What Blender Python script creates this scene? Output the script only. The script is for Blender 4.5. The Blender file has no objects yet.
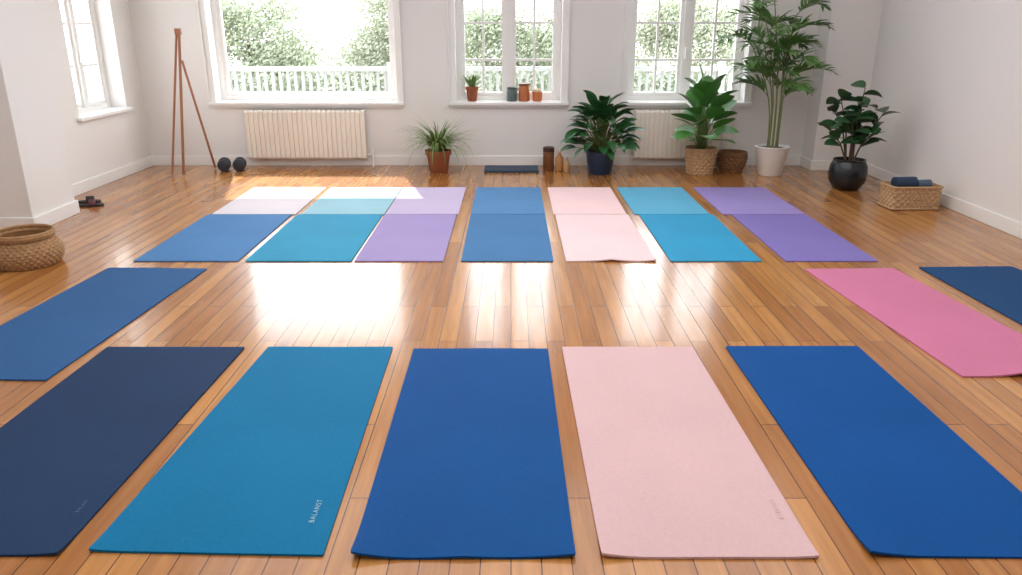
import bpy, math, random
from mathutils import Vector, Matrix
R = random.Random(7)
PI = math.pi
scene = bpy.context.scene
COL = scene.collection

# ------------------------------------------------------------------ helpers
def lin(c):
    o = []
    for v in c:
        v = v/255.0
        o.append(v/12.92 if v <= 0.04045 else ((v+0.055)/1.055)**2.4)
    return (o[0], o[1], o[2], 1.0)

MATS = {}
def pmat(name, rgb, rough=0.6, var=0.08, nscale=8.0, bump=0.0, bscale=60.0, metal=0.0, spec=0.5, coat=0.0, trans=0.0, stretch=(1,1,1)):
    if name in MATS: return MATS[name]
    m = bpy.data.materials.new(name); m.use_nodes = True
    nt = m.node_tree; b = nt.nodes['Principled BSDF']
    tc = nt.nodes.new('ShaderNodeTexCoord')
    mp = nt.nodes.new('ShaderNodeMapping'); mp.inputs['Scale'].default_value = stretch
    nt.links.new(tc.outputs['Object'], mp.inputs['Vector'])
    n = nt.nodes.new('ShaderNodeTexNoise'); n.inputs['Scale'].default_value = nscale; n.inputs['Detail'].default_value = 4
    nt.links.new(mp.outputs[0], n.inputs['Vector'])
    c = lin(rgb)
    mx = nt.nodes.new('ShaderNodeMix'); mx.data_type = 'RGBA'
    mx.inputs[6].default_value = (c[0]*(1-var), c[1]*(1-var), c[2]*(1-var), 1)
    mx.inputs[7].default_value = (min(1,c[0]*(1+var)), min(1,c[1]*(1+var)), min(1,c[2]*(1+var)), 1)
    nt.links.new(n.outputs['Fac'], mx.inputs[0]); nt.links.new(mx.outputs[2], b.inputs['Base Color'])
    b.inputs['Roughness'].default_value = rough; b.inputs['Metallic'].default_value = metal
    b.inputs['Specular IOR Level'].default_value = spec; b.inputs['Coat Weight'].default_value = coat
    if trans: b.inputs['Transmission Weight'].default_value = trans
    if bump:
        n2 = nt.nodes.new('ShaderNodeTexNoise'); n2.inputs['Scale'].default_value = bscale; n2.inputs['Detail'].default_value = 3
        nt.links.new(mp.outputs[0], n2.inputs['Vector'])
        bp = nt.nodes.new('ShaderNodeBump'); bp.inputs['Strength'].default_value = bump; bp.inputs['Distance'].default_value = 0.01
        nt.links.new(n2.outputs['Fac'], bp.inputs['Height']); nt.links.new(bp.outputs[0], b.inputs['Normal'])
    MATS[name] = m
    return m

class MB:
    def __init__(s): s.v = []; s.f = []; s.mi = []; s.cur = 0
    def add(s, vs, fs):
        o = len(s.v); s.v += [tuple(p) for p in vs]
        for f in fs: s.f.append(tuple(i+o for i in f)); s.mi.append(s.cur)
    def clamp(s, fn): s.v=[fn(*p) for p in s.v]
    def box(s, x0,x1,y0,y1,z0,z1):
        s.add([(x0,y0,z0),(x1,y0,z0),(x1,y1,z0),(x0,y1,z0),(x0,y0,z1),(x1,y0,z1),(x1,y1,z1),(x0,y1,z1)],
              [(0,3,2,1),(4,5,6,7),(0,1,5,4),(1,2,6,5),(2,3,7,6),(3,0,4,7)])
    def lathe(s, prof, seg=40, center=(0,0), cap0=True, cap1=False):
        vs=[]; fs=[]; n=len(prof)
        for (r,z) in prof:
            for k in range(seg):
                a=2*PI*k/seg; vs.append((center[0]+r*math.cos(a), center[1]+r*math.sin(a), z))
        for i in range(n-1):
            for k in range(seg):
                k2=(k+1)%seg; fs.append((i*seg+k, i*seg+k2, (i+1)*seg+k2, (i+1)*seg+k))
        if cap0: fs.append(tuple(range(seg-1,-1,-1)))
        if cap1: fs.append(tuple((n-1)*seg+k for k in range(seg)))
        s.add(vs,fs)
    def tube(s, pts, rads, seg=8, caps=True):
        pts=[Vector(p) for p in pts]; n=len(pts)
        if not isinstance(rads,(list,tuple)): rads=[rads]*n
        vs=[]; fs=[]
        for i,p in enumerate(pts):
            d=(pts[min(i+1,n-1)]-pts[max(i-1,0)]).normalized()
            u=d.cross(Vector((0,0,1))) if abs(d.z)<0.95 else d.cross(Vector((1,0,0)))
            u.normalize(); w=d.cross(u)
            for k in range(seg):
                a=2*PI*k/seg; vs.append(p+(u*math.cos(a)+w*math.sin(a))*rads[i])
        for i in range(n-1):
            for k in range(seg):
                k2=(k+1)%seg; fs.append((i*seg+k,(i+1)*seg+k,(i+1)*seg+k2,i*seg+k2))
        if caps:
            fs.append(tuple(range(seg))); fs.append(tuple((n-1)*seg+k for k in range(seg-1,-1,-1)))
        s.add(vs,fs)
    def ring(s, shape, r, z, seg=60, ts=8):
        vs=[];fs=[]
        for i in range(seg):
            a=2*PI*i/seg; x,y=shape(a); n=Vector((x,y,0)).normalized()
            for k in range(ts):
                b=2*PI*k/ts; vs.append((x+n.x*r*math.cos(b), y+n.y*r*math.cos(b), z+r*math.sin(b)))
        for i in range(seg):
            for k in range(ts):
                i2=(i+1)%seg;k2=(k+1)%ts; fs.append((i*ts+k,i2*ts+k,i2*ts+k2,i*ts+k2))
        s.add(vs,fs)
    def leaf(s, p0, az, elev, L, W, droop, n=7, fold=0.12, pw=0.8, twist=0.0):
        p=Vector(p0); side=Vector((-math.sin(az),math.cos(az),0)); vs=[]; fs=[]
        for i in range(n+1):
            t=i/n; e=elev-droop*t
            d=Vector((math.cos(az)*math.cos(e),math.sin(az)*math.cos(e),math.sin(e)))
            up=side.cross(d)*-1
            if up.z<0 and abs(e)<PI/2: up=-up
            w=W*0.5*max(0.02,math.sin(PI*min(1,max(0,t))**pw)**0.8 if 0<t<1 else 0.02)
            sd=(side*math.cos(twist)+up*math.sin(twist))
            u2=(up*math.cos(twist)-side*math.sin(twist))
            vs += [p+sd*w+u2*w*fold*2, p, p-sd*w+u2*w*fold*2]
            p=p+d*(L/n)
        for i in range(n):
            a=i*3; fs += [(a,a+1,a+4,a+3),(a+1,a+2,a+5,a+4)]
        s.add(vs,fs)
        return p
    def obj(s, name, mats, smooth=True, bevel=0.0, loc=None, parent=None, autos=True):
        me=bpy.data.meshes.new(name); me.from_pydata(s.v,[],s.f)
        if not isinstance(mats,(list,tuple)): mats=[mats]
        for m in mats: me.materials.append(m)
        for p,mi in zip(me.polygons,s.mi): p.material_index=mi; p.use_smooth=smooth
        me.validate(); me.update()
        if smooth and autos:
            try: me.set_sharp_from_angle(angle=math.radians(42))
            except Exception: pass
        o=bpy.data.objects.new(name,me); COL.objects.link(o)
        if bevel:
            b=o.modifiers.new('Bevel','BEVEL'); b.width=bevel; b.segments=2; b.limit_method='ANGLE'
        if loc: o.location=loc
        if parent: o.parent=parent
        return o

def tag(o,label,cat,group=None,kind=None):
    o['label']=label; o['category']=cat
    if group: o['group']=group
    if kind: o['kind']=kind
    return o
def empty(name,loc,rot=0):
    e=bpy.data.objects.new(name,None); e.empty_display_size=0.1; e.location=loc; e.rotation_euler=(0,0,rot); COL.objects.link(e); return e
def structure(o): o['kind']='structure'; return o

# ------------------------------------------------------------------ materials
M_wall = pmat('wall_plaster',(234,232,229),0.85,0.02,2.0,0.05,40)
M_ceil = pmat('ceiling_paint',(240,240,238),0.9,0.01,2.0)
M_trim = pmat('white_trim_paint',(242,241,238),0.45,0.02,5.0)
M_rad = pmat('cream_enamel',(239,231,218),0.4,0.02,5.0)
M_terra = pmat('terracotta',(150,84,52),0.8,0.15,14,0.1,80)
M_soil = pmat('soil',(50,36,26),0.95,0.4,60,0.6,90)
M_wick = pmat('wicker',(166,128,88),0.75,0.4,30,0.3,120)
M_wick_l = pmat('pale_wicker',(184,150,112),0.75,0.4,30,0.3,120)
M_wick_d = pmat('dark_wicker',(128,90,58),0.75,0.45,30,0.3,120)
M_wood = pmat('easel_wood',(160,104,72),0.55,0.2,6,0.05,40,stretch=(6,6,1))
M_black = pmat('black_glaze',(26,32,36),0.25,0.1,5)
M_navyglaze = pmat('navy_glaze',(34,60,92),0.3,0.1,5)
M_whitepot = pmat('white_ceramic',(242,241,239),0.35,0.02,5)
M_leaf_d = pmat('dark_leaf',(46,96,50),0.4,0.35,7)
M_leaf_m = pmat('mid_leaf',(76,136,58),0.4,0.3,6)
M_leaf_g = pmat('grass_leaf',(116,144,76),0.5,0.3,12)
M_leaf_p = pmat('palm_leaf',(92,134,68),0.45,0.3,7)
M_leaf_b = pmat('deep_leaf',(52,92,56),0.35,0.3,7)
M_stem = pmat('plant_stem',(92,110,56),0.6,0.2,15)
M_bark = pmat('bark',(96,80,60),0.9,0.3,15,0.4,30)
M_out = pmat('outdoor_leaf',(152,160,136),0.8,0.25,3,spec=0.1)
M_ext = pmat('terrace_stone',(130,132,118),0.9,0.1,3)
M_iron = pmat('dark_rubber',(44,50,60),0.5,0.2,10)
M_steel = pmat('steel',(170,170,172),0.3,0.02,5,metal=1.0)

def floor_material():
    m=bpy.data.materials.new('oak_floorboards'); m.use_nodes=True; nt=m.node_tree; N=nt.nodes; L=nt.links
    b=N['Principled BSDF']
    tc=N.new('ShaderNodeTexCoord'); sp=N.new('ShaderNodeSeparateXYZ'); cb=N.new('ShaderNodeCombineXYZ')
    L.new(tc.outputs['Object'],sp.inputs[0]); L.new(sp.outputs['Y'],cb.inputs['X']); L.new(sp.outputs['X'],cb.inputs['Y'])
    br=N.new('ShaderNodeTexBrick'); L.new(cb.outputs[0],br.inputs['Vector'])
    br.offset=0.37; br.offset_frequency=2; br.squash=1
    br.inputs['Color1'].default_value=lin((194,138,78)); br.inputs['Color2'].default_value=lin((162,106,56)); br.inputs['Mortar'].default_value=lin((84,48,24))
    br.inputs['Scale'].default_value=1.0; br.inputs['Mortar Size'].default_value=0.0021; br.inputs['Mortar Smooth'].default_value=0.2
    br.inputs['Bias'].default_value=0; br.inputs['Brick Width'].default_value=1.35; br.inputs['Row Height'].default_value=0.090
    mp=N.new('ShaderNodeMapping'); mp.inputs['Scale'].default_value=(18,1.0,1); L.new(tc.outputs['Object'],mp.inputs['Vector'])
    n=N.new('ShaderNodeTexNoise'); n.inputs['Scale'].default_value=1.6; n.inputs['Detail'].default_value=6; n.inputs['Roughness'].default_value=0.58; L.new(mp.outputs[0],n.inputs['Vector'])
    cr=N.new('ShaderNodeValToRGB'); cr.color_ramp.elements[0].position=0.32; cr.color_ramp.elements[0].color=(0.76,0.71,0.63,1); cr.color_ramp.elements[1].position=0.68; cr.color_ramp.elements[1].color=(1.09,1.08,1.05,1)
    L.new(n.outputs['Fac'],cr.inputs[0])
    mx=N.new('ShaderNodeMix'); mx.data_type='RGBA'; mx.blend_type='MULTIPLY'; mx.inputs[0].default_value=1.0
    L.new(br.outputs['Color'],mx.inputs[6]); L.new(cr.outputs[0],mx.inputs[7])
    L.new(mx.outputs[2],b.inputs['Base Color'])
    n2=N.new('ShaderNodeTexNoise'); n2.inputs['Scale'].default_value=3.0; L.new(mp.outputs[0],n2.inputs['Vector'])
    mr=N.new('ShaderNodeMapRange'); mr.inputs['To Min'].default_value=0.14; mr.inputs['To Max'].default_value=0.32; L.new(n2.outputs['Fac'],mr.inputs[0]); L.new(mr.outputs[0],b.inputs['Roughness'])
    b.inputs['Coat Weight'].default_value=0.30; b.inputs['Coat Roughness'].default_value=0.10
    bp=N.new('ShaderNodeBump'); bp.inputs['Strength'].default_value=0.3; bp.inputs['Distance'].default_value=0.002; bp.invert=True
    L.new(br.outputs['Fac'],bp.inputs['Height'])
    bp2=N.new('ShaderNodeBump'); bp2.inputs['Strength'].default_value=0.05; bp2.inputs['Distance'].default_value=0.003
    L.new(n.outputs['Fac'],bp2.inputs['Height']); L.new(bp.outputs[0],bp2.inputs['Normal']); L.new(bp2.outputs[0],b.inputs['Normal'])
    return m
M_floor=floor_material()

def glass_material():
    m=bpy.data.materials.new('window_glass'); m.use_nodes=True; nt=m.node_tree; N=nt.nodes
    N.remove(N['Principled BSDF']); o=N['Material Output']
    t=N.new('ShaderNodeBsdfTransparent'); g=N.new('ShaderNodeBsdfGlossy'); g.inputs['Roughness'].default_value=0.03
    mx=N.new('ShaderNodeMixShader'); mx.inputs[0].default_value=0.04
    nt.links.new(t.outputs[0],mx.inputs[1]); nt.links.new(g.outputs[0],mx.inputs[2]); nt.links.new(mx.outputs[0],o.inputs[0])
    return m
M_glass=glass_material()

# ------------------------------------------------------------------ room shell
XL,XR,YB,YF,HC = -4.05,3.80,8.65,-1.4,3.0
T=0.30
b=MB(); b.box(XL-T,XR+T,YF-T,YB+T,-0.1,0.0); structure(b.obj('floor',M_floor,smooth=False))
b=MB(); b.box(XL-T,XR+T,YF-T,YB+T,HC,HC+0.1); structure(b.obj('ceiling',M_ceil,smooth=False))

def wall_cells(a0,a1,z0,z1,holes):
    xs=sorted(set([a0,a1]+[h[0] for h in holes]+[h[1] for h in holes]))
    out=[]
    for i in range(len(xs)-1):
        xa,xb=xs[i],xs[i+1]; zs=[(z0,z1)]
        for h in holes:
            if h[0]<=xa+1e-6 and h[1]>=xb-1e-6: zs=[(z0,h[2]),(h[3],z1)]
        for z in zs: out.append((xa,xb,z[0],z[1]))
    return out
ZT=2.35; ZS=0.70
W=[(-3.24,-1.25),(-0.60,0.55),(1.28,2.56)]
WL=(7.32,8.25,0.68)
b=MB()
for c in wall_cells(XL-T,XR+T,0,HC,[(w[0],w[1],ZS,ZT) for w in W]): b.box(c[0],c[1],YB,YB+T,c[2],c[3])
structure(b.obj('wall_back',M_wall,smooth=False))
b=MB()
for c in wall_cells(YF,YB,0,HC,[(WL[0],WL[1],WL[2],ZT)]): b.box(XL-T,XL,c[0],c[1],c[2],c[3])
structure(b.obj('wall_left',M_wall,smooth=False))
b=MB(); b.box(XR,XR+T,YF,YB,0,HC); structure(b.obj('wall_right',M_wall,smooth=False))
b=MB(); b.box(XL-T,XR+T,YF-T,YF,0,HC); structure(b.obj('wall_front',M_wall,smooth=False))
b=MB(); b.box(XL,-3.66,5.72,6.32,0,HC); structure(b.obj('wall_pillar',M_wall,smooth=False,bevel=0.004))
b=MB(); b.box(3.28,XR,8.33,YB,0,HC); structure(b.obj('wall_pilaster',M_wall,smooth=False,bevel=0.004))

def base_run(name,boxes):
    b=MB()
    for (x0,x1,y0,y1) in boxes:
        b.box(x0,x1,y0,y1,0,0.11)
    structure(b.obj(name,M_trim,smooth=False,bevel=0.005))
e=0.018
base_run('baseboard_back',[(XL,3.28,YB-e,YB)])
base_run('baseboard_left',[(XL,XL+e,YF,5.70),(XL,XL+e,6.34,YB-e)])
base_run('baseboard_right',[(XR-e,XR,YF,8.31)])
base_run('baseboard_pillar',[(-3.66,-3.66+e,5.72,6.32),(XL+e,-3.66+e,5.72-e,5.72),(XL+e,-3.66+e,6.32,6.32+e)])
base_run('baseboard_pilaster',[(3.28-e,XR-e,8.33-e,8.33),(3.28-e,3.28,8.33,YB-e)])

def window(idx,x0,x1,z0,z1,style,casing=True):
    """built around the opening; y measured from wall inner face, local frame"""
    b=MB()
    cw=0.06
    if casing:
        b.box(x0-cw,x0,-0.025,0.0,z0-0.0,z1+cw); b.box(x1,x1+cw,-0.025,0.0,z0,z1+cw); b.box(x0,x1,-0.025,0.0,z1,z1+cw)
        b.box(x0-cw-0.015,x0-cw,-0.04,0.0,z0,z1+cw+0.015); b.box(x1+cw,x1+cw+0.015,-0.04,0.0,z0,z1+cw+0.015)
        b.box(x0-cw-0.02,x1+cw+0.02,-0.07,0.0,z0-0.03,z0); b.box(x0-cw,x1+cw,-0.03,0.0,z0-0.06,z0-0.03)
    else:
        b.box(x0-0.05,x1+0.04,-0.05,0.0,z0-0.03,z0)
    b.box(x0,x1,0.0,0.20,z0-0.001,z0+0.004)
    f=0.05; ya,yb=0.16,0.24
    b.box(x0,x0+f,ya,yb,z0,z1); b.box(x1-f,x1,ya,yb,z0,z1); b.box(x0+f,x1-f,ya,yb,z0,z0+f); b.box(x0+f,x1-f,ya,yb,z1-f,z1)
    gl=MB()
    if style=='single':
        s=0.04
        X0,X1,Z0,Z1=x0+f,x1-f,z0+f,z1-f
        b.box(X0,X0+s,ya+.015,yb-.01,Z0,Z1); b.box(X1-s,X1,ya+.015,yb-.01,Z0,Z1); b.box(X0+s,X1-s,ya+.015,yb-.01,Z0,Z0+s); b.box(X0+s,X1-s,ya+.015,yb-.01,Z1-s,Z1)
        gl.box(X0+s,X1-s,0.2,0.204,Z0+s,Z1-s)
    else:
        xm=(x0+x1)/2; b.box(xm-0.035,xm+0.035,ya-0.01,yb,z0+f,z1-f)
        for (X0,X1) in ((x0+f,xm-0.035),(xm+0.035,x1-f)):
            Z0,Z1=z0+f,z1-f; s=0.042
            b.box(X0,X0+s,ya+.015,yb-.01,Z0,Z1); b.box(X1-s,X1,ya+.015,yb-.01,Z0,Z1); b.box(X0+s,X1-s,ya+.015,yb-.01,Z0,Z0+s); b.box(X0+s,X1-s,ya+.015,yb-.01,Z1-s,Z1)
            xc=(X0+X1)/2; b.box(xc-0.012,xc+0.012,ya+.025,yb-.02,Z0+s,Z1-s)
            for k in range(1,4):
                zc=Z0+(Z1-Z0)*k/4; b.box(X0+s,X1-s,ya+.026,yb-.021,zc-0.012,zc+0.012)
            gl.box(X0+s,X1-s,0.2,0.203,Z0+s,Z1-s)
        b.box(xm-0.01,xm+0.01,ya-0.045,ya-0.01,1.15,1.27)
    o=b.obj('window_%d'%idx,M_trim,smooth=False,bevel=0.003); structure(o)
    gl.obj('glass',M_glass,smooth=False,parent=o)
    return o
for i,(w,st) in enumerate(zip(W,('single','double','double'))):
    o=window(i+1,w[0],w[1],ZS,ZT,st); o.location=(0,YB,0)
o=window(4,WL[0],WL[1],WL[2],ZT,'double',casing=False); o.rotation_euler=(0,0,PI/2); o.location=(XL,0,0)

# ------------------------------------------------------------------ radiators
def radiator(x0,x1,label):
    L=x1-x0; root=empty('radiator',((x0+x1)/2,YB-0.085,0))
    b=MB(); n=int(round(L/0.052)); p=L/n; z0,z1=0.09,0.62
    for i in range(n):
        xc=-L/2+p*(i+0.5); hw=p*0.42
        prof=[(-0.045,z0+0.02),(-0.045,z1-0.02),(-0.03,z1),(0.03,z1),(0.045,z1-0.02),(0.045,z0+0.02),(0.03,z0),(-0.03,z0)]
        m=len(prof); vs=[(xc-hw,y,z) for y,z in prof]+[(xc+hw,y,z) for y,z in prof]
        fs=[tuple(range(m)),tuple(range(2*m-1,m-1,-1))]+[(k,(k+1)%m+0,(k+1)%m+m,k+m)[::-1] for k in range(m)]
        b.add(vs,fs)
    b.box(-L/2+0.004,L/2-0.004,-0.032,0.032,z0+0.01,z1-0.01)
    b.obj('radiator_body',M_rad,smooth=False,bevel=0.006,parent=root)
    for sx in (-1,1):
        f=MB(); f.box(sx*(L/2-0.15)-0.015,sx*(L/2-0.15)+0.015,0.03,0.084,0.2,0.5); f.obj('wall_bracket',M_rad,smooth=False,parent=root)
    v=MB(); v.tube([(L/2-0.01,0,z0+0.05),(L/2+0.06,0,z0+0.05),(L/2+0.06,0,0.0)],0.011,10); v.tube([(L/2+0.06,0,z0+0.05),(L/2+0.06,0,z0+0.12)],0.02,12)
    v.obj('valve_pipe',M_trim,parent=root)
    tag(root,label,'radiator')
radiator(-2.92,-1.60,'cream ribbed column radiator beneath a wide window')
radiator(1.36,2.42,'cream ribbed column radiator standing behind the potted plants')

# ------------------------------------------------------------------ mats
def mat_material(name,rgb,var=0.04):
    m=bpy.data.materials.new(name); m.use_nodes=True; nt=m.node_tree; N=nt.nodes; L=nt.links; b=N['Principled BSDF']
    tc=N.new('ShaderNodeTexCoord')
    n=N.new('ShaderNodeTexNoise'); n.inputs['Scale'].default_value=2.0; n.inputs['Detail'].default_value=2; L.new(tc.outputs['Object'],n.inputs['Vector'])
    def strand(sc):
        mp=N.new('ShaderNodeMapping'); mp.inputs['Scale'].default_value=sc; L.new(tc.outputs['Object'],mp.inputs['Vector'])
        q=N.new('ShaderNodeTexNoise'); q.inputs['Scale'].default_value=1.0; q.inputs['Detail'].default_value=1; L.new(mp.outputs[0],q.inputs['Vector']); return q
    a=strand((380,90,60)); c2=strand((90,380,60))
    ad=N.new('ShaderNodeMath'); ad.operation='ADD'; L.new(a.outputs['Fac'],ad.inputs[0]); L.new(c2.outputs['Fac'],ad.inputs[1])
    ad2=N.new('ShaderNodeMath'); ad2.operation='ADD'; L.new(ad.outputs[0],ad2.inputs[0]); L.new(n.outputs['Fac'],ad2.inputs[1])
    mr=N.new('ShaderNodeMapRange'); mr.inputs['From Min'].default_value=1.1; mr.inputs['From Max'].default_value=1.9; L.new(ad2.outputs[0],mr.inputs[0])
    c=lin(rgb); mx=N.new('ShaderNodeMix'); mx.data_type='RGBA'
    k=1.6+ (1.2 if sum(rgb)<420 else 0)
    mx.inputs[6].default_value=tuple(v*(1-var*k) for v in c[:3])+(1,); mx.inputs[7].default_value=tuple(min(1,v*(1+var*k)+0.002) for v in c[:3])+(1,)
    L.new(mr.outputs[0],mx.inputs[0]); L.new(mx.outputs[2],b.inputs['Base Color'])
    b.inputs['Roughness'].default_value=0.72; b.inputs['Specular IOR Level'].default_value=0.14
    bp=N.new('ShaderNodeBump'); bp.inputs['Strength'].default_value=0.22; bp.inputs['Distance'].default_value=0.003
    L.new(ad.outputs[0],bp.inputs['Height']); L.new(bp.outputs[0],b.inputs['Normal'])
    return m

def yoga_mat(FL,FR,NR,NL,rgb,label,group,curls=(),th=0.008,name='yoga_mat'):
    c=[Vector((p[0],p[1],0)) for p in (FL,FR,NR,NL)]
    ctr=(c[0]+c[1]+c[2]+c[3])/4
    nx,ny=22,48; vs=[]; fs=[]
    ph=R.uniform(0,6)
    Wd=(c[1]-c[0]).length; Ld=(c[3]-c[0]).length
    def P(u,v):
        far=c[0]*(1-u)+c[1]*u; near=c[3]*(1-u)+c[2]*u
        p=far*(1-v)+near*v-ctr
        z=th+0.0007*math.sin(u*7+ph)*math.sin(v*11+ph*2)
        for (cu,cv,rad,h) in curls:
            d=math.hypot((u-cu)*Wd,(v-cv)*Ld)
            if d<rad: z+=h*(1-d/rad)**2
        return Vector((p.x,p.y,z))
    us=[0,0.012,0.03]+[i/(nx-4)*0.92+0.04 for i in range(nx-3)]+[0.97,0.988,1]
    vv=[0,0.005,0.013]+[i/(ny-4)*0.966+0.017 for i in range(ny-3)]+[0.987,0.995,1]
    A=len(us); B=len(vv); rr=0.003
    for v in vv:
        for u in us:
            uu=u; dv=min(v,1-v)*Ld
            if dv<rr:
                inset=rr-math.sqrt(max(0,rr*rr-(rr-dv)**2))
                uu=0.5+(u-0.5)*(1-2*inset/Wd)
            vs.append(P(uu,v))
    for j in range(B-1):
        for i in range(A-1):
            fs.append((j*A+i,(j+1)*A+i,(j+1)*A+i+1,j*A+i+1))
    n0=len(vs)
    for k in range(n0): q=vs[k]; vs.append(Vector((q.x,q.y,max(0.0004,q.z-th))))
    for j in range(B-1):
        for i in range(A-1):
            fs.append((n0+j*A+i,n0+j*A+i+1,n0+(j+1)*A+i+1,n0+(j+1)*A+i))
    loop=[i for i in range(A)]+[j*A+A-1 for j in range(1,B)]+[(B-1)*A+i for i in range(A-2,-1,-1)]+[j*A for j in range(B-2,0,-1)]
    for k in range(len(loop)):
        a=loop[k]; d=loop[(k+1)%len(loop)]; fs.append((a,d,d+n0,a+n0))
    b=MB(); b.add(vs,fs)
    o=b.obj(name,mat_material('mat_'+label.split(' yoga')[0].replace(' ','_'),rgb),smooth=True,loc=(ctr.x,ctr.y,0.0005))
    tag(o,label,'yoga mat',group)
    return o
def rect(x0,x1,yn,yf): return (x0,yf),(x1,yf),(x1,yn),(x0,yn)
G1='row of five yoga mats on bare boards'; G2='row of seven full-colour yoga mats'; G3='row of seven paler yoga mats'; G4='loose yoga mats along the walls'
yn,yf=1.90,3.46
m1=yoga_mat((-1.98,3.46),(-1.305,3.46),(-1.35,1.90),(-2.02,1.90),(30,56,90),'dark navy yoga mat beside a teal one',G1,curls=((1,1,0.12,0.008),))
m2=yoga_mat((-1.19,yf),(-0.58,yf),(-0.56,yn),(-1.27,1.92),(4,110,156),'teal blue yoga mat with small pale lettering',G1,curls=((0,1,0.1,0.006),))
m3=yoga_mat((-0.475,3.44),(0.18,3.44),(0.192,1.89),(-0.475,1.885),(2,74,138),'royal blue yoga mat with a slightly curled edge',G1,curls=((0,1,0.20,0.024),(1,1,0.22,0.012),(0.5,1,0.18,0.006)))
m4=yoga_mat((0.25,3.46),(0.89,3.46),(0.915,1.89),(0.269,1.89),(208,176,178),'pale rose pink yoga mat between two blue ones',G1,curls=((0,1,0.16,0.014),(1,1,0.12,0.006)))
m5=yoga_mat((1.055,3.47),(1.705,3.47),(1.73,1.89),(1.066,1.895),(0,74,142),'bright cobalt blue yoga mat beside a pink one',G1,curls=((0,1,0.18,0.018),))
yoga_mat((-2.62,4.76),(-1.97,4.74),(-2.07,3.09),(-2.72,3.11),(46,92,142),'slate blue yoga mat lying alone on the boards',G4)
yoga_mat((1.90,4.73),(2.48,4.75),(2.66,3.13),(2.03,3.13),(200,120,154),'orchid pink yoga mat lying slightly askew',G4,curls=((0.45,1,0.18,0.02),))
yoga_mat((2.66,4.77),(3.28,4.79),(3.36,3.25),(2.72,3.22),(26,70,116),'navy blue yoga mat beside an orchid pink one',G4)
near=[(-2.53,-1.83,(74,126,178),'medium blue'),(-1.78,-1.07,(42,146,184),'turquoise blue'),(-1.05,-0.455,(156,142,190),'lilac purple'),(-0.335,0.285,(64,116,164),'denim blue'),
      (0.37,0.975,(230,206,208),'blush pink'),(1.07,1.68,(44,148,192),'cyan blue'),(1.84,2.46,(126,114,180),'violet purple')]
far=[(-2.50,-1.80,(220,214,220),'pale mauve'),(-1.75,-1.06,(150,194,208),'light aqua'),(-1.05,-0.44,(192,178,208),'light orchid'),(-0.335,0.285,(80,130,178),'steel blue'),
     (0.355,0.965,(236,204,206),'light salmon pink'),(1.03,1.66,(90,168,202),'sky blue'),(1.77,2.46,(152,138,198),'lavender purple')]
for (x0,x1,c,nm) in near:
    yoga_mat(*rect(x0,x1,4.91,6.24),c,nm+' yoga mat laid end to end with another',G2, curls=((0.5,1,0.2,0.014),(1,1,0.15,0.01)) if nm=='blush pink' else ())
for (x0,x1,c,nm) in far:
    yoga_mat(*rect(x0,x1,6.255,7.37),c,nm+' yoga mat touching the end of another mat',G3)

def lettering(parent,txt,size,wx,wy,rot,rgb,z=0.0105):
    cu=bpy.data.curves.new('lettering','FONT'); cu.body=txt; cu.size=size; cu.extrude=0.0003; cu.align_x='CENTER'; cu.align_y='CENTER'; cu.space_character=1.25
    t=bpy.data.objects.new('tmp',cu); COL.objects.link(t); bpy.context.view_layer.update()
    me=bpy.data.meshes.new_from_object(t.evaluated_get(bpy.context.evaluated_depsgraph_get())); bpy.data.objects.remove(t)
    me.materials.clear(); me.materials.append(pmat('print_%d_%d'%(rgb[0],rgb[2]),rgb,0.6,0.02))
    o=bpy.data.objects.new('lettering',me); COL.objects.link(o); o.parent=parent
    o.location=(wx-parent.location.x,wy-parent.location.y,z-0.0005); o.rotation_euler=(0,0,rot)
    o['label']='small pale printed lettering'
lettering(m2,'BALANST',0.025,-0.632,2.115,PI/2,(150,196,214))
lettering(m1,'BALAN',0.018,-1.405,2.14,PI/2,(76,100,138))
lettering(m4,'BALANST',0.022,0.865,2.13,PI/2,(226,202,204))

# ------------------------------------------------------------------ woven containers
def circle(r): return lambda a:(r*math.cos(a),r*math.sin(a))
def woven(b,shape_at,h,rows,N,amp,inner=0.012,z0=0.0,seg=None):
    seg=seg or N*5; sub=4; tot=rows*sub
    vs=[];fs=[]
    for i in range(tot+1):
        t=i/tot; z=z0+h*t; row=i//sub
        bulge=math.sin(PI*((i%sub)/sub)) if i%sub else 0
        for k in range(seg):
            a=2*PI*k/seg; x,y=shape_at(t)(a); n=Vector((x,y,0)); n.normalize()
            d=amp*(0.25+bulge*(0.5+0.9*math.sin(N*a+PI*row)))
            vs.append((x+n.x*d,y+n.y*d,z))
    for i in range(tot):
        for k in range(seg):
            k2=(k+1)%seg; fs.append((i*seg+k,i*seg+k2,(i+1)*seg+k2,(i+1)*seg+k))
    o=len(vs)
    for t in (1.0,0.5,0.06):
        for k in range(seg):
            a=2*PI*k/seg; x,y=shape_at(t)(a); n=Vector((x,y,0)).normalized(); vs.append((x-n.x*inner,y-n.y*inner,z0+h*t))
    for i in range(2):
        for k in range(seg):
            k2=(k+1)%seg; fs.append((o+i*seg+k,o+i*seg+k2,o+(i+1)*seg+k2,o+(i+1)*seg+k))
    for k in range(seg):
        k2=(k+1)%seg; fs.append((tot*seg+k,tot*seg+k2,o+k2,o+k))
    fs.append(tuple(o+2*seg+k for k in range(seg))); fs.append(tuple(range(seg-1,-1,-1)))
    b.add(vs,fs)

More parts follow.
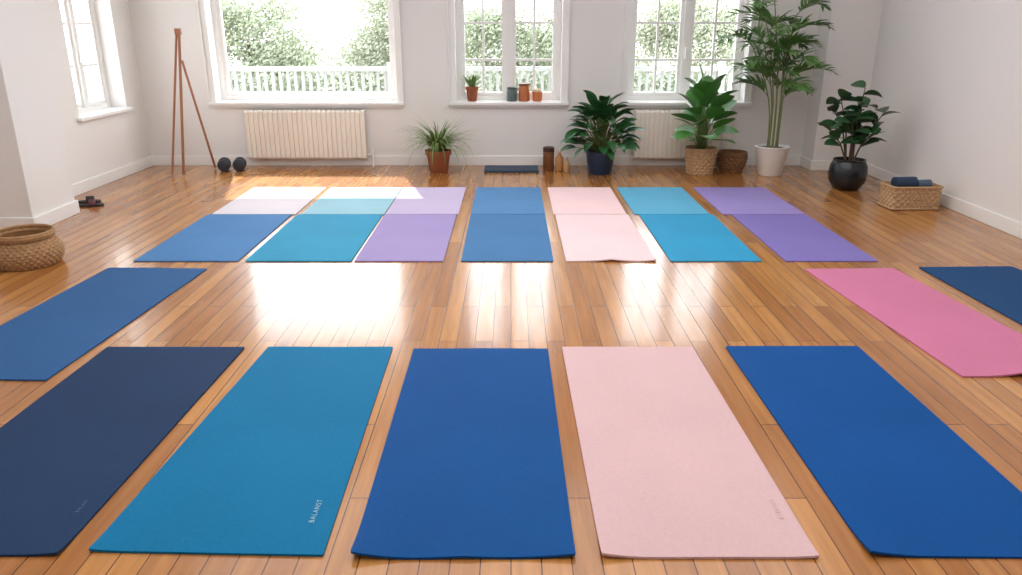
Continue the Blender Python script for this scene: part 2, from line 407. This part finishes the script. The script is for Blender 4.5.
root=empty('wicker_basket',(-3.21,4.88,0))
b=MB(); rb=lambda t: circle(0.165+0.045*math.sin(PI*min(1,t*0.95+0.1)))
woven(b,rb,0.19,10,32,0.008); b.obj('basket_body',M_wick,parent=root)
b=MB()
for k in range(3): b.ring(circle(0.176+0.004*(k%2)),0.011,0.192+0.012*k,80)
b.obj('rim',M_wick,parent=root)
tag(root,'round open wicker basket standing on the wooden floor','basket')

def rrect(w,d,p=12.0):
    def f(a):
        c,s=math.cos(a),math.sin(a); r=(abs(c/(w/2))**p+abs(s/(d/2))**p)**(-1/p); return (r*c,r*s)
    return f
root=empty('woven_storage_basket',(3.46,6.55,0),0.05)
b=MB(); woven(b,lambda t: rrect(0.405+0.01*t,0.25+0.006*t),0.19,7,26,0.008,seg=280); b.obj('basket_body',M_wick_l,parent=root)
b=MB()
b.ring(rrect(0.425,0.265),0.011,0.195,160); b.ring(rrect(0.425,0.265),0.009,0.012,160); b.obj('rim',M_wick_l,parent=root)
tag(root,'low rectangular woven rattan basket against the plain wall','basket')
b=MB()
for k in range(5): b.box(-0.175+0.003*k,0.175-0.003*k,-0.10,0.10,0.016+0.029*k,0.044+0.029*k)
o=b.obj('folded_towel',pmat('folded_cloth',(150,140,124),0.9,0.1,20,0.3,200),smooth=False,bevel=0.008,loc=(3.46,6.55,0)); o.rotation_euler=(0,0,0.05); tag(o,'stack of folded beige cloth inside the rattan basket','towel')
def roll(loc,L,r,rgb,label,rz,name='rolled_towel'):
    b=MB(); n=60; vs=[];fs=[]
    ring=[]; inner=[]; th=r*0.2
    for i in range(n+1):
        a=2*PI*2.6*i/n; rad=r*(0.25+0.75*i/n); ring.append((rad*math.cos(a),rad*math.sin(a))); inner.append(((rad-th)*math.cos(a),(rad-th)*math.sin(a)))
    m=n+1
    for sx in (-L/2,L/2):
        for y,z in ring: vs.append((sx,y,z+r))
        for y,z in inner: vs.append((sx,y,z+r))
    for i in range(n):
        fs.append((i,i+1,2*m+i+1,2*m+i)); fs.append((m+i,2*m+m+i,2*m+m+i+1,m+i+1))
        fs.append((i,m+i,m+i+1,i+1)); fs.append((2*m+i,2*m+i+1,3*m+i+1,3*m+i))
    fs.append((n,m+n,3*m+n,2*m+n)); b.add(vs,fs)
    o=b.obj(name,pmat('cloth_%d_%d_%d'%rgb,rgb,0.9,0.2,20,0.3,200),loc=loc); o.rotation_euler=(0,0,rz)
    tag(o,label,'towel','rolled cloths in the storage basket'); return o
roll((3.395,6.55,0.161),0.19,0.055,(44,62,88),'dark navy rolled cloth lying on the rattan basket',0.10)
roll((3.56,6.55,0.161),0.12,0.042,(84,102,124),'slate grey rolled cloth lying on the rattan basket',0.15)

# ------------------------------------------------------------------ plants
def pot_parts(root,prof,mat,soil_r,soil_z,name='pot'):
    b=MB(); b.lathe(prof,48); b.obj(name,mat,parent=root)
    b=MB(); b.lathe([(soil_r,soil_z-0.02),(soil_r,soil_z),(soil_r*0.5,soil_z+0.008),(0.002,soil_z+0.01)],32,cap0=True); b.obj('soil',M_soil,parent=root)
def ylim(root,lim):
    ly=lim-root.location.y
    return lambda x,y,z:(x,min(y,ly),z)

# 1 grassy plant
root=empty('potted_grass_plant',(-0.78,8.25,0))
pot_parts(root,[(0.092,0),(0.10,0.01),(0.125,0.19),(0.14,0.19),(0.142,0.235),(0.128,0.235),(0.122,0.19)],M_terra,0.12,0.215)
b=MB()
for i in range(190):
    az=R.uniform(0,2*PI); el=R.uniform(0.75,1.5); 
    back=max(0,math.sin(az)); L=R.uniform(0.38,0.58)*(1-0.30*back)
    b.leaf((0.05*math.cos(az)*R.random(),0.05*math.sin(az)*R.random(),0.21),az,el,L,R.uniform(0.011,0.018),R.uniform(0.9,2.7),n=8,pw=0.6)
b.clamp(ylim(root,8.615))
b.obj('foliage',M_leaf_g,parent=root)
tag(root,'arching grassy spider plant in a terracotta pot by the wall','potted plant')

def broad_plant(root,mat,z0,n,hmin,hmax,spread,Lr,Wr,droop,pw=0.75,az0=0,lim=8.62,f0=0.14,elb=0.9):
    b=MB(); s=MB()
    for i in range(n):
        az=az0+i*2.39996+R.uniform(-0.2,0.2); f=(i+0.5)/n
        h=hmin+(hmax-hmin)*(1-f)*R.uniform(0.85,1.1); rr=spread*(0.15+0.85*math.sqrt(f))*R.uniform(0.75,1.1)
        back=max(0,math.sin(az)); rr*=1-0.5*back
        tip=Vector((rr*math.cos(az),rr*math.sin(az),z0+h)); base=Vector((0.03*math.cos(az),0.03*math.sin(az),z0-0.02))
        mid=base.lerp(tip,0.5)+Vector((0,0,h*0.18)); 
        s.tube([base,base.lerp(mid,0.5)+Vector((0,0,h*0.05)),mid,tip],[0.006,0.005,0.004,0.003],6)
        el=elb*(1-f)+0.1+R.uniform(-0.2,0.2)
        b.leaf(tip,az,el,R.uniform(*Lr)*(1-0.35*back),R.uniform(*Wr),R.uniform(*droop),n=8,pw=pw,fold=f0,twist=R.uniform(-0.5,0.5))
    b.clamp(ylim(root,lim)); s.clamp(ylim(root,lim))
    s.obj('stems',M_stem,parent=root); b.obj('foliage',mat,parent=root)
# 2
root=empty('potted_leafy_plant',(0.95,8.16,0))
pot_parts(root,[(0.115,0),(0.125,0.01),(0.152,0.21),(0.162,0.245),(0.150,0.25),(0.142,0.21)],M_navyglaze,0.140,0.225)
broad_plant(root,M_leaf_d,0.25,115,0.03,0.46,0.27,(0.17,0.25),(0.09,0.125),(0.5,1.3))
tag(root,'bushy dark green leafy plant in a navy glazed pot','potted plant')
# 3
root=empty('potted_broadleaf_plant',(2.01,8.14,0))
b=MB(); woven(b,lambda t: circle(0.125+0.03*t),0.27,8,18,0.012); b.obj('woven_pot',M_wick_l,parent=root)
b=MB(); b.ring(circle(0.158),0.01,0.272,70); b.obj('rim',M_wick_l,parent=root)
b=MB(); b.lathe([(0.14,0.2),(0.14,0.235),(0.002,0.245)],32); b.obj('soil',M_soil,parent=root)
broad_plant(root,M_leaf_m,0.26,38,0.08,0.62,0.13,(0.24,0.33),(0.17,0.23),(0.1,0.8),pw=1.05,az0=1.0,lim=8.48,f0=0.08,elb=1.2)
tag(root,'plant with large glossy green leaves in a woven pot','potted plant')
# 4
root=empty('wicker_bowl',(2.385,8.27,0))
b=MB(); woven(b,lambda t: circle(0.10+0.045*math.sin(PI*0.5*min(1,t*1.2))),0.19,6,16,0.013); b.obj('basket_body',M_wick_d,parent=root)
b=MB(); b.ring(circle(0.147),0.012,0.192,60); b.ring(circle(0.147),0.009,0.21,60); b.obj('rim',M_wick_d,parent=root)
tag(root,'small dark round wicker basket between two plant pots','basket')
# 5 palm
root=empty('potted_palm',(2.74,8.08,0))
pot_parts(root,[(0.115,0),(0.125,0.01),(0.172,0.29),(0.180,0.30),(0.168,0.305),(0.158,0.28)],M_whitepot,0.155,0.275)
def palm_lim(x,y,z):
    X=x+2.74; Y=y+8.08
    lim=8.61
    if X>3.20: lim=8.28
    elif X>3.0: lim=8.61-(X-3.0)/0.2*0.33
    return (x,min(Y,lim)-8.08,z)
b=MB(); s=MB()
def frond(top,az,el,L,n=16,curve=1.25):
    p=Vector(top); pts=[p.copy()]
    for k in range(n):
        t=k/n; e2=el-curve*t; d=Vector((math.cos(az)*math.cos(e2),math.sin(az)*math.cos(e2),math.sin(e2)))
        p=p+d*(L/n); pts.append(p.copy())
        if k<2: continue
        for sgn in (-1,1):
            ll=0.20*math.sin(PI*(0.22+0.68*t)); a2=az+sgn*(1.05-0.5*t)
            b.leaf(p,a2,e2+0.2+R.uniform(-.35,.35),ll*R.uniform(.85,1.15),0.032,0.6,n=5,pw=0.75,fold=0.1,twist=sgn*0.3)
    b.leaf(p,az,el-curve,0.11,0.026,0.3,n=4)
    s.tube(pts,[0.0045-0.003*k/n for k in range(n+1)],6)
NC=8
for c in range(NC):
    a=c*2*PI/NC+0.4
    base=Vector((0.05*math.cos(a),0.05*math.sin(a),0.26))
    ht=1.22+0.50*((c*3)%NC)/(NC-1); bend=Vector((0.14*math.cos(a)-0.12,0.11*math.sin(a)-0.03,0))
    top=Vector((0.05*math.cos(a)+bend.x,0.05*math.sin(a)+bend.y,ht))
    def cane(t): return base.lerp(top,t)-bend*0.5*math.sin(PI*t)*0.7
    s.tube([cane(k/6) for k in range(7)],[0.0085-0.0006*k for k in range(7)],8)
    for j,t in enumerate((0.52,0.68,0.84,1.0)):
        az=a+j*2.4+R.uniform(-.3,.3); bk=max(0,math.sin(az)); rt=max(0,math.cos(az))
        frond(cane(t),az,R.uniform(0.75,1.15),R.uniform(0.42,0.54)*(1-0.35*bk)*(1-0.12*rt))
b.clamp(palm_lim); s.clamp(palm_lim)
s.obj('stems',pmat('palm_stem',(122,128,76),0.6,0.2,12),parent=root); b.obj('foliage',M_leaf_p,parent=root)
tag(root,'tall feathery palm in a white ceramic pot in the corner','potted plant')
# 6
root=empty('potted_rubber_plant',(3.24,7.33,0))
pot_parts(root,[(0.09,0),(0.12,0.01),(0.165,0.08),(0.178,0.15),(0.168,0.23),(0.145,0.275),(0.150,0.29),(0.136,0.29),(0.132,0.26)],M_black,0.133,0.26)
b=MB(); s=MB()
spec=[(0.0,0.05,0.70),(1.1,0.14,0.56),(2.3,0.20,0.46),(3.3,0.25,0.32),(4.2,0.18,0.42),(5.2,0.22,0.32),(6.0,0.24,0.48),(2.8,0.15,0.60),(4.7,0.10,0.54)]
for i,(az,sp,h) in enumerate(spec):
    p0=Vector((0.03*math.cos(az),0.03*math.sin(az),0.25)); p2=Vector((sp*math.cos(az),sp*math.sin(az),0.25+h)); p1=p0.lerp(p2,0.5)+Vector((-0.02*math.cos(az),-0.02*math.sin(az),0.03))
    s.tube([p0,p1,p2],[0.009,0.007,0.004],7)
    for k in range(7):
        t=0.42+0.58*k/6; q=(p0.lerp(p1,t*2) if t<0.5 else p1.lerp(p2,t*2-1)); a2=az+k*2.4+R.uniform(-.3,.3)
        b.leaf(q,a2,R.uniform(0.15,0.8),R.uniform(0.16,0.22),R.uniform(0.105,0.135),R.uniform(0.3,1.0),n=8,pw=1.0,twist=R.uniform(-.7,.7))
s.obj('stems',M_bark,parent=root); b.obj('foliage',M_leaf_b,parent=root)
tag(root,'dark green rubber plant in a round glossy black pot','potted plant')

# sill plant and jars
SZ=ZS+0.005
root=empty('small_potted_plant',(-0.43,8.71,SZ))
pot_parts(root,[(0.045,0),(0.05,0.005),(0.064,0.12),(0.07,0.12),(0.071,0.155),(0.063,0.155),(0.06,0.12)],M_terra,0.058,0.14)
b=MB()
for i in range(34):
    az=R.uniform(0,2*PI); b.leaf((0.01*math.cos(az),0.01*math.sin(az),0.13),az,R.uniform(0.8,1.5),R.uniform(0.12,0.20),0.03,R.uniform(0.3,1.1),n=6,pw=0.8)
b.clamp(lambda x,y,z:(x,min(y,0.09),z))
b.obj('foliage',M_leaf_g,parent=root)
tag(root,'small leafy plant in a terracotta pot on the windowsill','potted plant')
def jar(loc,r,h,rgb,lid,label,name='jar',cat='jar'):
    root=empty(name,loc)
    b=MB(); b.lathe([(r*0.9,0),(r,0.008),(r,h*0.78),(r*0.85,h*0.86),(r*0.85,h*0.88)],32,cap1=True); b.obj('jar_body',pmat('jar_%d_%d_%d'%rgb,rgb,0.3,0.15,20),parent=root)
    b=MB(); b.lathe([(r*0.92,h*0.86),(r*0.95,h*0.88),(r*0.95,h*0.98),(r*0.85,h)],32,cap1=True); b.obj('lid',pmat('lid_%d_%d_%d'%lid,lid,0.5,0.1,20),parent=root)
    tag(root,label,cat); return root
jar((0.01,8.70,SZ),0.058,0.15,(86,104,102),(70,82,80),'grey green lidded jar on the windowsill')
jar((0.145,8.71,SZ),0.062,0.19,(182,104,56),(120,74,46),'tall orange lidded jar on the windowsill')
root=empty('candle_pot',(0.29,8.70,SZ))
b=MB(); b.lathe([(0.045,0),(0.052,0.01),(0.056,0.10),(0.048,0.10),(0.045,0.06),(0.002,0.06)],32); b.obj('cup',pmat('orange_clay',(196,112,66),0.6,0.1),parent=root)
b=MB(); b.lathe([(0.040,0.062),(0.040,0.115),(0.03,0.13),(0.004,0.135)],24,cap1=True); b.obj('candle',pmat('wax',(222,196,160),0.6,0.05),parent=root)
tag(root,'small orange clay candle pot on the windowsill','candle')

b=MB(); 
for k in range(2): b.box(-0.29+0.004*k,0.30-0.004*k,8.18,8.50,0.001+0.014*k,0.014+0.014*k)
o=b.obj('folded_mat',pmat('charcoal_blue_mat',(60,78,98),0.8,0.15,30,0.2,200),smooth=False,bevel=0.004); tag(o,'dark blue grey folded mat on the floor near the wall','mat')
root=empty('cork_canister',(0.41,8.36,0))
b=MB(); b.lathe([(0.056,0),(0.06,0.006),(0.06,0.20)],32,cap1=True); b.obj('canister_body',pmat('walnut',(122,78,48),0.5,0.25,20),parent=root)
b=MB(); b.lathe([(0.058,0.20),(0.062,0.203),(0.062,0.245),(0.05,0.252)],32,cap1=True); b.obj('lid',pmat('dark_walnut',(66,42,30),0.5,0.2,20),parent=root)
tag(root,'brown wooden canister with a dark lid on the floor','canister')
def bottle(loc,s,rgb,label):
    root=empty('bottle',loc)
    b=MB(); b.lathe([(0.040*s,0),(0.046*s,0.006),(0.046*s,0.13*s),(0.034*s,0.16*s),(0.018*s,0.175*s),(0.018*s,0.20*s)],28,cap1=True); b.obj('bottle_body',pmat('bottle_%d_%d_%d'%rgb,rgb,0.4,0.1),parent=root)
    b=MB(); b.lathe([(0.021*s,0.198*s),(0.021*s,0.225*s),(0.017*s,0.232*s)],24,cap1=True); b.obj('cap',pmat('cap_cream',(214,196,168),0.5,0.05),parent=root)
    tag(root,label,'bottle')
bottle((0.525,8.32,0),1.0,(186,134,82),'tan bottle with a cream cap on the floor')
bottle((0.60,8.24,0),0.72,(206,168,120),'small sand coloured bottle with a cream cap')

# ------------------------------------------------------------------ easel / tripod
root=empty('wooden_easel',(-3.46,8.15,0))
def P3(x,y,z): return Vector((x+3.46,y-8.15,z))
top=P3(-3.35,8.12,1.45)
def plank(a,b_,w,t,name):
    d=(b_-a); L=d.length; m=MB(); m.box(-w/2,w/2,-t/2,t/2,0,L); o=m.obj(name,M_wood,smooth=False,bevel=0.003,parent=root)
    o.location=a; o.rotation_mode='QUATERNION'; o.rotation_quaternion=d.to_track_quat('Z','Y'); return o
plank(P3(-3.56,8.0,0.012),top+Vector((-0.012,0,0)),0.026,0.02,'leg'); plank(P3(-3.44,8.0,0.012),top+Vector((0.012,0,0)),0.026,0.02,'leg'); plank(P3(-3.26,8.42,0.012),P3(-3.36,8.15,1.16),0.020,0.018,'leg')
m=MB(); m.box(-0.03,0.03,-0.018,0.018,-0.04,0.02); o=m.obj('top_block',M_wood,smooth=False,bevel=0.004,parent=root); o.location=top
tag(root,'slender reddish wooden easel tripod in the corner','easel')

# ------------------------------------------------------------------ dumbbells
def dumbbell(loc,rz,label):
    root=empty('dumbbell',loc,rz)
    for sx in (-1,1):
        b=MB(); n=24; vs=[];fs=[]; rad=[0.05,0.064,0.068,0.064,0.05]; xs=[-0.03,-0.024,0,0.024,0.03]
        for x,r in zip(xs,rad):
            for k in range(n): a=2*PI*k/n; vs.append((x+sx*0.068,r*math.cos(a),r*math.sin(a)+0.068))
        for i in range(4):
            for k in range(n): k2=(k+1)%n; fs.append((i*n+k,(i+1)*n+k,(i+1)*n+k2,i*n+k2))
        fs.append(tuple(range(n))); fs.append(tuple(4*n+k for k in range(n-1,-1,-1))); b.add(vs,fs); b.obj('weight',M_iron,parent=root)
    b=MB(); b.tube([(-0.05,0,0.068),(0,0,0.068),(0.05,0,0.068)],[0.015,0.018,0.015],14); b.obj('handle',M_steel,parent=root)
    tag(root,label,'dumbbell','pair of dumbbells on the floor')
dumbbell((-3.12,8.32,0),1.85,'dark rubber dumbbell beside its pair below the radiator')
dumbbell((-2.96,8.34,0),1.8,'dark rubber dumbbell beside its pair below the radiator')

# ------------------------------------------------------------------ sandals
def sandal(loc,rz,rgb,label):
    root=empty('sandal',loc,rz); b=MB(); n=40
    def out(a):
        y=0.125*math.sin(a); w=0.042*(1+0.18*math.sin(a)-0.12*math.cos(2*a)); return (w*math.cos(a),y)
    vs=[(out(2*PI*k/n)[0],out(2*PI*k/n)[1],z) for z in (0.0,0.018) for k in range(n)]
    fs=[(k,(k+1)%n,n+(k+1)%n,n+k) for k in range(n)]+[tuple(range(n-1,-1,-1)),tuple(n+k for k in range(n))]
    b.add(vs,fs); b.obj('sole',pmat('sandal_sole',(38,34,36),0.7,0.1),bevel=0.004,parent=root)
    b=MB(); vs=[];fs=[]
    for i in range(13):
        a=PI*i/12
        for y in (-0.0,0.06): vs.append((0.044*math.cos(a),y+0.01,0.014+0.045*math.sin(a)))
    for i in range(12): fs.append((2*i,2*i+1,2*i+3,2*i+2))
    b.add(vs,fs); o=b.obj('strap',pmat('strap_%d_%d'%(rgb[0],rgb[2]),rgb,0.7,0.1),parent=root)
    sm=o.modifiers.new('Solid','SOLIDIFY'); sm.thickness=0.005
    tag(root,label,'sandal','pair of sandals on the floor')
sandal((-3.80,6.72,0),-1.2,(40,36,40),'dark slip-on sandal beside the white pillar')
sandal((-3.70,6.58,0),-1.35,(96,60,66),'dark slip-on sandal with a dusky strap beside the pillar')

# ------------------------------------------------------------------ outdoors
b=MB(); b.box(-30,30,YB+T+0.02,60,-0.5,-0.3); o=b.obj('terrace_ground',M_ext,smooth=False); tag(o,'pale stone terrace outside the windows','ground',kind='structure')
root=empty('balcony_railing',(0,10.6,-0.3))
b=MB(); b.box(-6,5,-0.04,0.04,1.22,1.28); b.box(-6,5,-0.03,0.03,0.86,0.91)
x=-6
while x<5: b.box(x,x+0.04,-0.018,0.018,0.91,1.22); x+=0.10
x=-6
while x<5.01: b.box(x-0.05,x+0.05,-0.05,0.05,0,1.33); x+=2.2
b.box(-6,5,-0.05,0.05,0,0.80)
b.obj('balustrade',pmat('railing_white',(158,159,156),0.6,0.04),smooth=False,parent=root)
tag(root,'white balustrade railing along the terrace outside','railing')
def shrub(loc,rx,ry,rz,n,label,trunk=0.8,name='tree',size=0.045,mat=None,ncl=30,cs=(0.22,0.45)):
    root=empty(name,loc); b=MB(); rr=random.Random(int(abs(loc[0]*100)+n))
    cl=[(rr.uniform(-.65,.65)*rx,rr.uniform(-.6,.6)*ry,rr.uniform(-.65,.6)*rz,rr.uniform(*cs)) for _ in range(ncl)]
    for i in range(n):
        c=cl[i%ncl]; u=Vector((rr.gauss(0,1),rr.gauss(0,1),rr.gauss(0,1))).normalized()*(rr.random()**0.4)*c[3]
        p=Vector((c[0]+u.x*rx,c[1]+u.y*ry,c[2]+u.z*rz+trunk+rz))
        a=Vector((rr.gauss(0,1),rr.gauss(0,1),rr.gauss(0,1))).normalized(); t=a.orthogonal().normalized(); w=a.cross(t); s=size*rr.uniform(0.6,1.3)
        b.add([p-t*s,p-w*s*0.5,p+t*s,p+w*s*0.5],[(0,1,2,3)])
    b.obj('foliage',mat or M_out,smooth=False,parent=root)
    b=MB(); b.tube([(0,0,0),(0.05,0,trunk),(0.0,0,trunk+rz)],[0.09,0.07,0.03],10); b.obj('trunk',M_bark,parent=root)
    tag(root,label,'tree','trees outside the windows')
M_out2=pmat('outdoor_leaf_pale',(170,175,154),0.8,0.25,3,spec=0.1)
M_hedge=pmat('hedge_leaf',(142,150,130),0.8,0.25,3,spec=0.1)
shrub((-4.9,15.0,-0.3),1.7,1.0,1.10,30000,'leafy green tree beyond the terrace railing',0.4,size=0.032,ncl=40)
shrub((-2.3,18.6,-0.3),2.3,1.0,1.35,34000,'pale green tree beyond the terrace railing',0.3,mat=M_out2,ncl=44,size=0.036)
shrub((0.1,16.0,-0.3),1.5,1.0,1.05,20000,'leafy green tree beyond the terrace railing',0.3,size=0.036)
shrub((3.6,16.5,-0.3),1.8,1.0,1.2,20000,'pale green tree beyond the terrace railing',0.3,mat=M_out2,size=0.038)
shrub((-9.5,13.0,-0.3),1.6,1.6,1.3,9000,'leafy green tree beyond the side window',0.4)
shrub((-2.35,21.8,-0.3),2.45,2.0,2.0,19000,'added tall tree, its unseen crown blocking sun from two windows',14.2,size=0.22,ncl=28,cs=(0.35,0.55))  # added crown out of view, keeps direct sun off the double windows
root=empty('hedge',(-0.5,12.2,-0.3)); b=MB(); rr=random.Random(5)
for i in range(26000):
    p=Vector((rr.uniform(-6,5),rr.uniform(-.3,.3),rr.uniform(0.02,1.10)+0.06*math.sin(i)))
    a=Vector((rr.gauss(0,1),rr.gauss(0,1),rr.gauss(0,1))).normalized(); t=a.orthogonal().normalized(); w=a.cross(t); s=0.045*rr.uniform(0.6,1.3)
    b.add([p-t*s,p-w*s*0.5,p+t*s,p+w*s*0.5],[(0,1,2,3)])
b.obj('foliage',M_hedge,smooth=False,parent=root)
tag(root,'low clipped green hedge behind the terrace railing','hedge')

# ------------------------------------------------------------------ light
w=bpy.data.worlds.new('World'); scene.world=w; w.use_nodes=True
nt=w.node_tree; bg=nt.nodes['Background']
tc=nt.nodes.new('ShaderNodeTexCoord'); sp=nt.nodes.new('ShaderNodeSeparateXYZ'); cr=nt.nodes.new('ShaderNodeValToRGB')
cr.color_ramp.elements[0].position=0.0; cr.color_ramp.elements[0].color=(0.99,0.99,0.99,1)
cr.color_ramp.elements[1].position=0.8; cr.color_ramp.elements[1].color=(0.84,0.92,1.0,1)
nt.links.new(tc.outputs['Generated'],sp.inputs[0]); nt.links.new(sp.outputs['Z'],cr.inputs[0]); nt.links.new(cr.outputs[0],bg.inputs['Color'])
bg.inputs['Strength'].default_value=6.8
sd=bpy.data.lights.new('sun','SUN'); sd.energy=9.5; sd.angle=0.015; sd.color=(1.0,0.97,0.93)
so=bpy.data.objects.new('sun',sd); COL.objects.link(so)
so.rotation_euler=Vector((-0.27,1.0,1.12)).to_track_quat('Z','Y').to_euler()
so.location=(-4,20,15)
ad=bpy.data.lights.new('added_fill_light','AREA'); ad.shape='RECTANGLE'; ad.size=5.5; ad.size_y=6.5; ad.energy=195; ad.color=(0.985,0.99,1.0)  # added area lamp for soft room fill, stands for no ceiling fixture
ao=bpy.data.objects.new('added_fill_light',ad); COL.objects.link(ao); ao.location=(0,3.6,2.95)

# ------------------------------------------------------------------ camera
cd=bpy.data.cameras.new('camera'); cam=bpy.data.objects.new('camera',cd); COL.objects.link(cam)
cam.location=(0,0,1.5); cam.rotation_euler=(math.radians(90-18.9),0,0); cd.sensor_width=36; cd.lens=26.98; cd.clip_start=0.05
scene.camera=cam
scene.view_settings.view_transform='Standard'
scene.view_settings.exposure=0.0
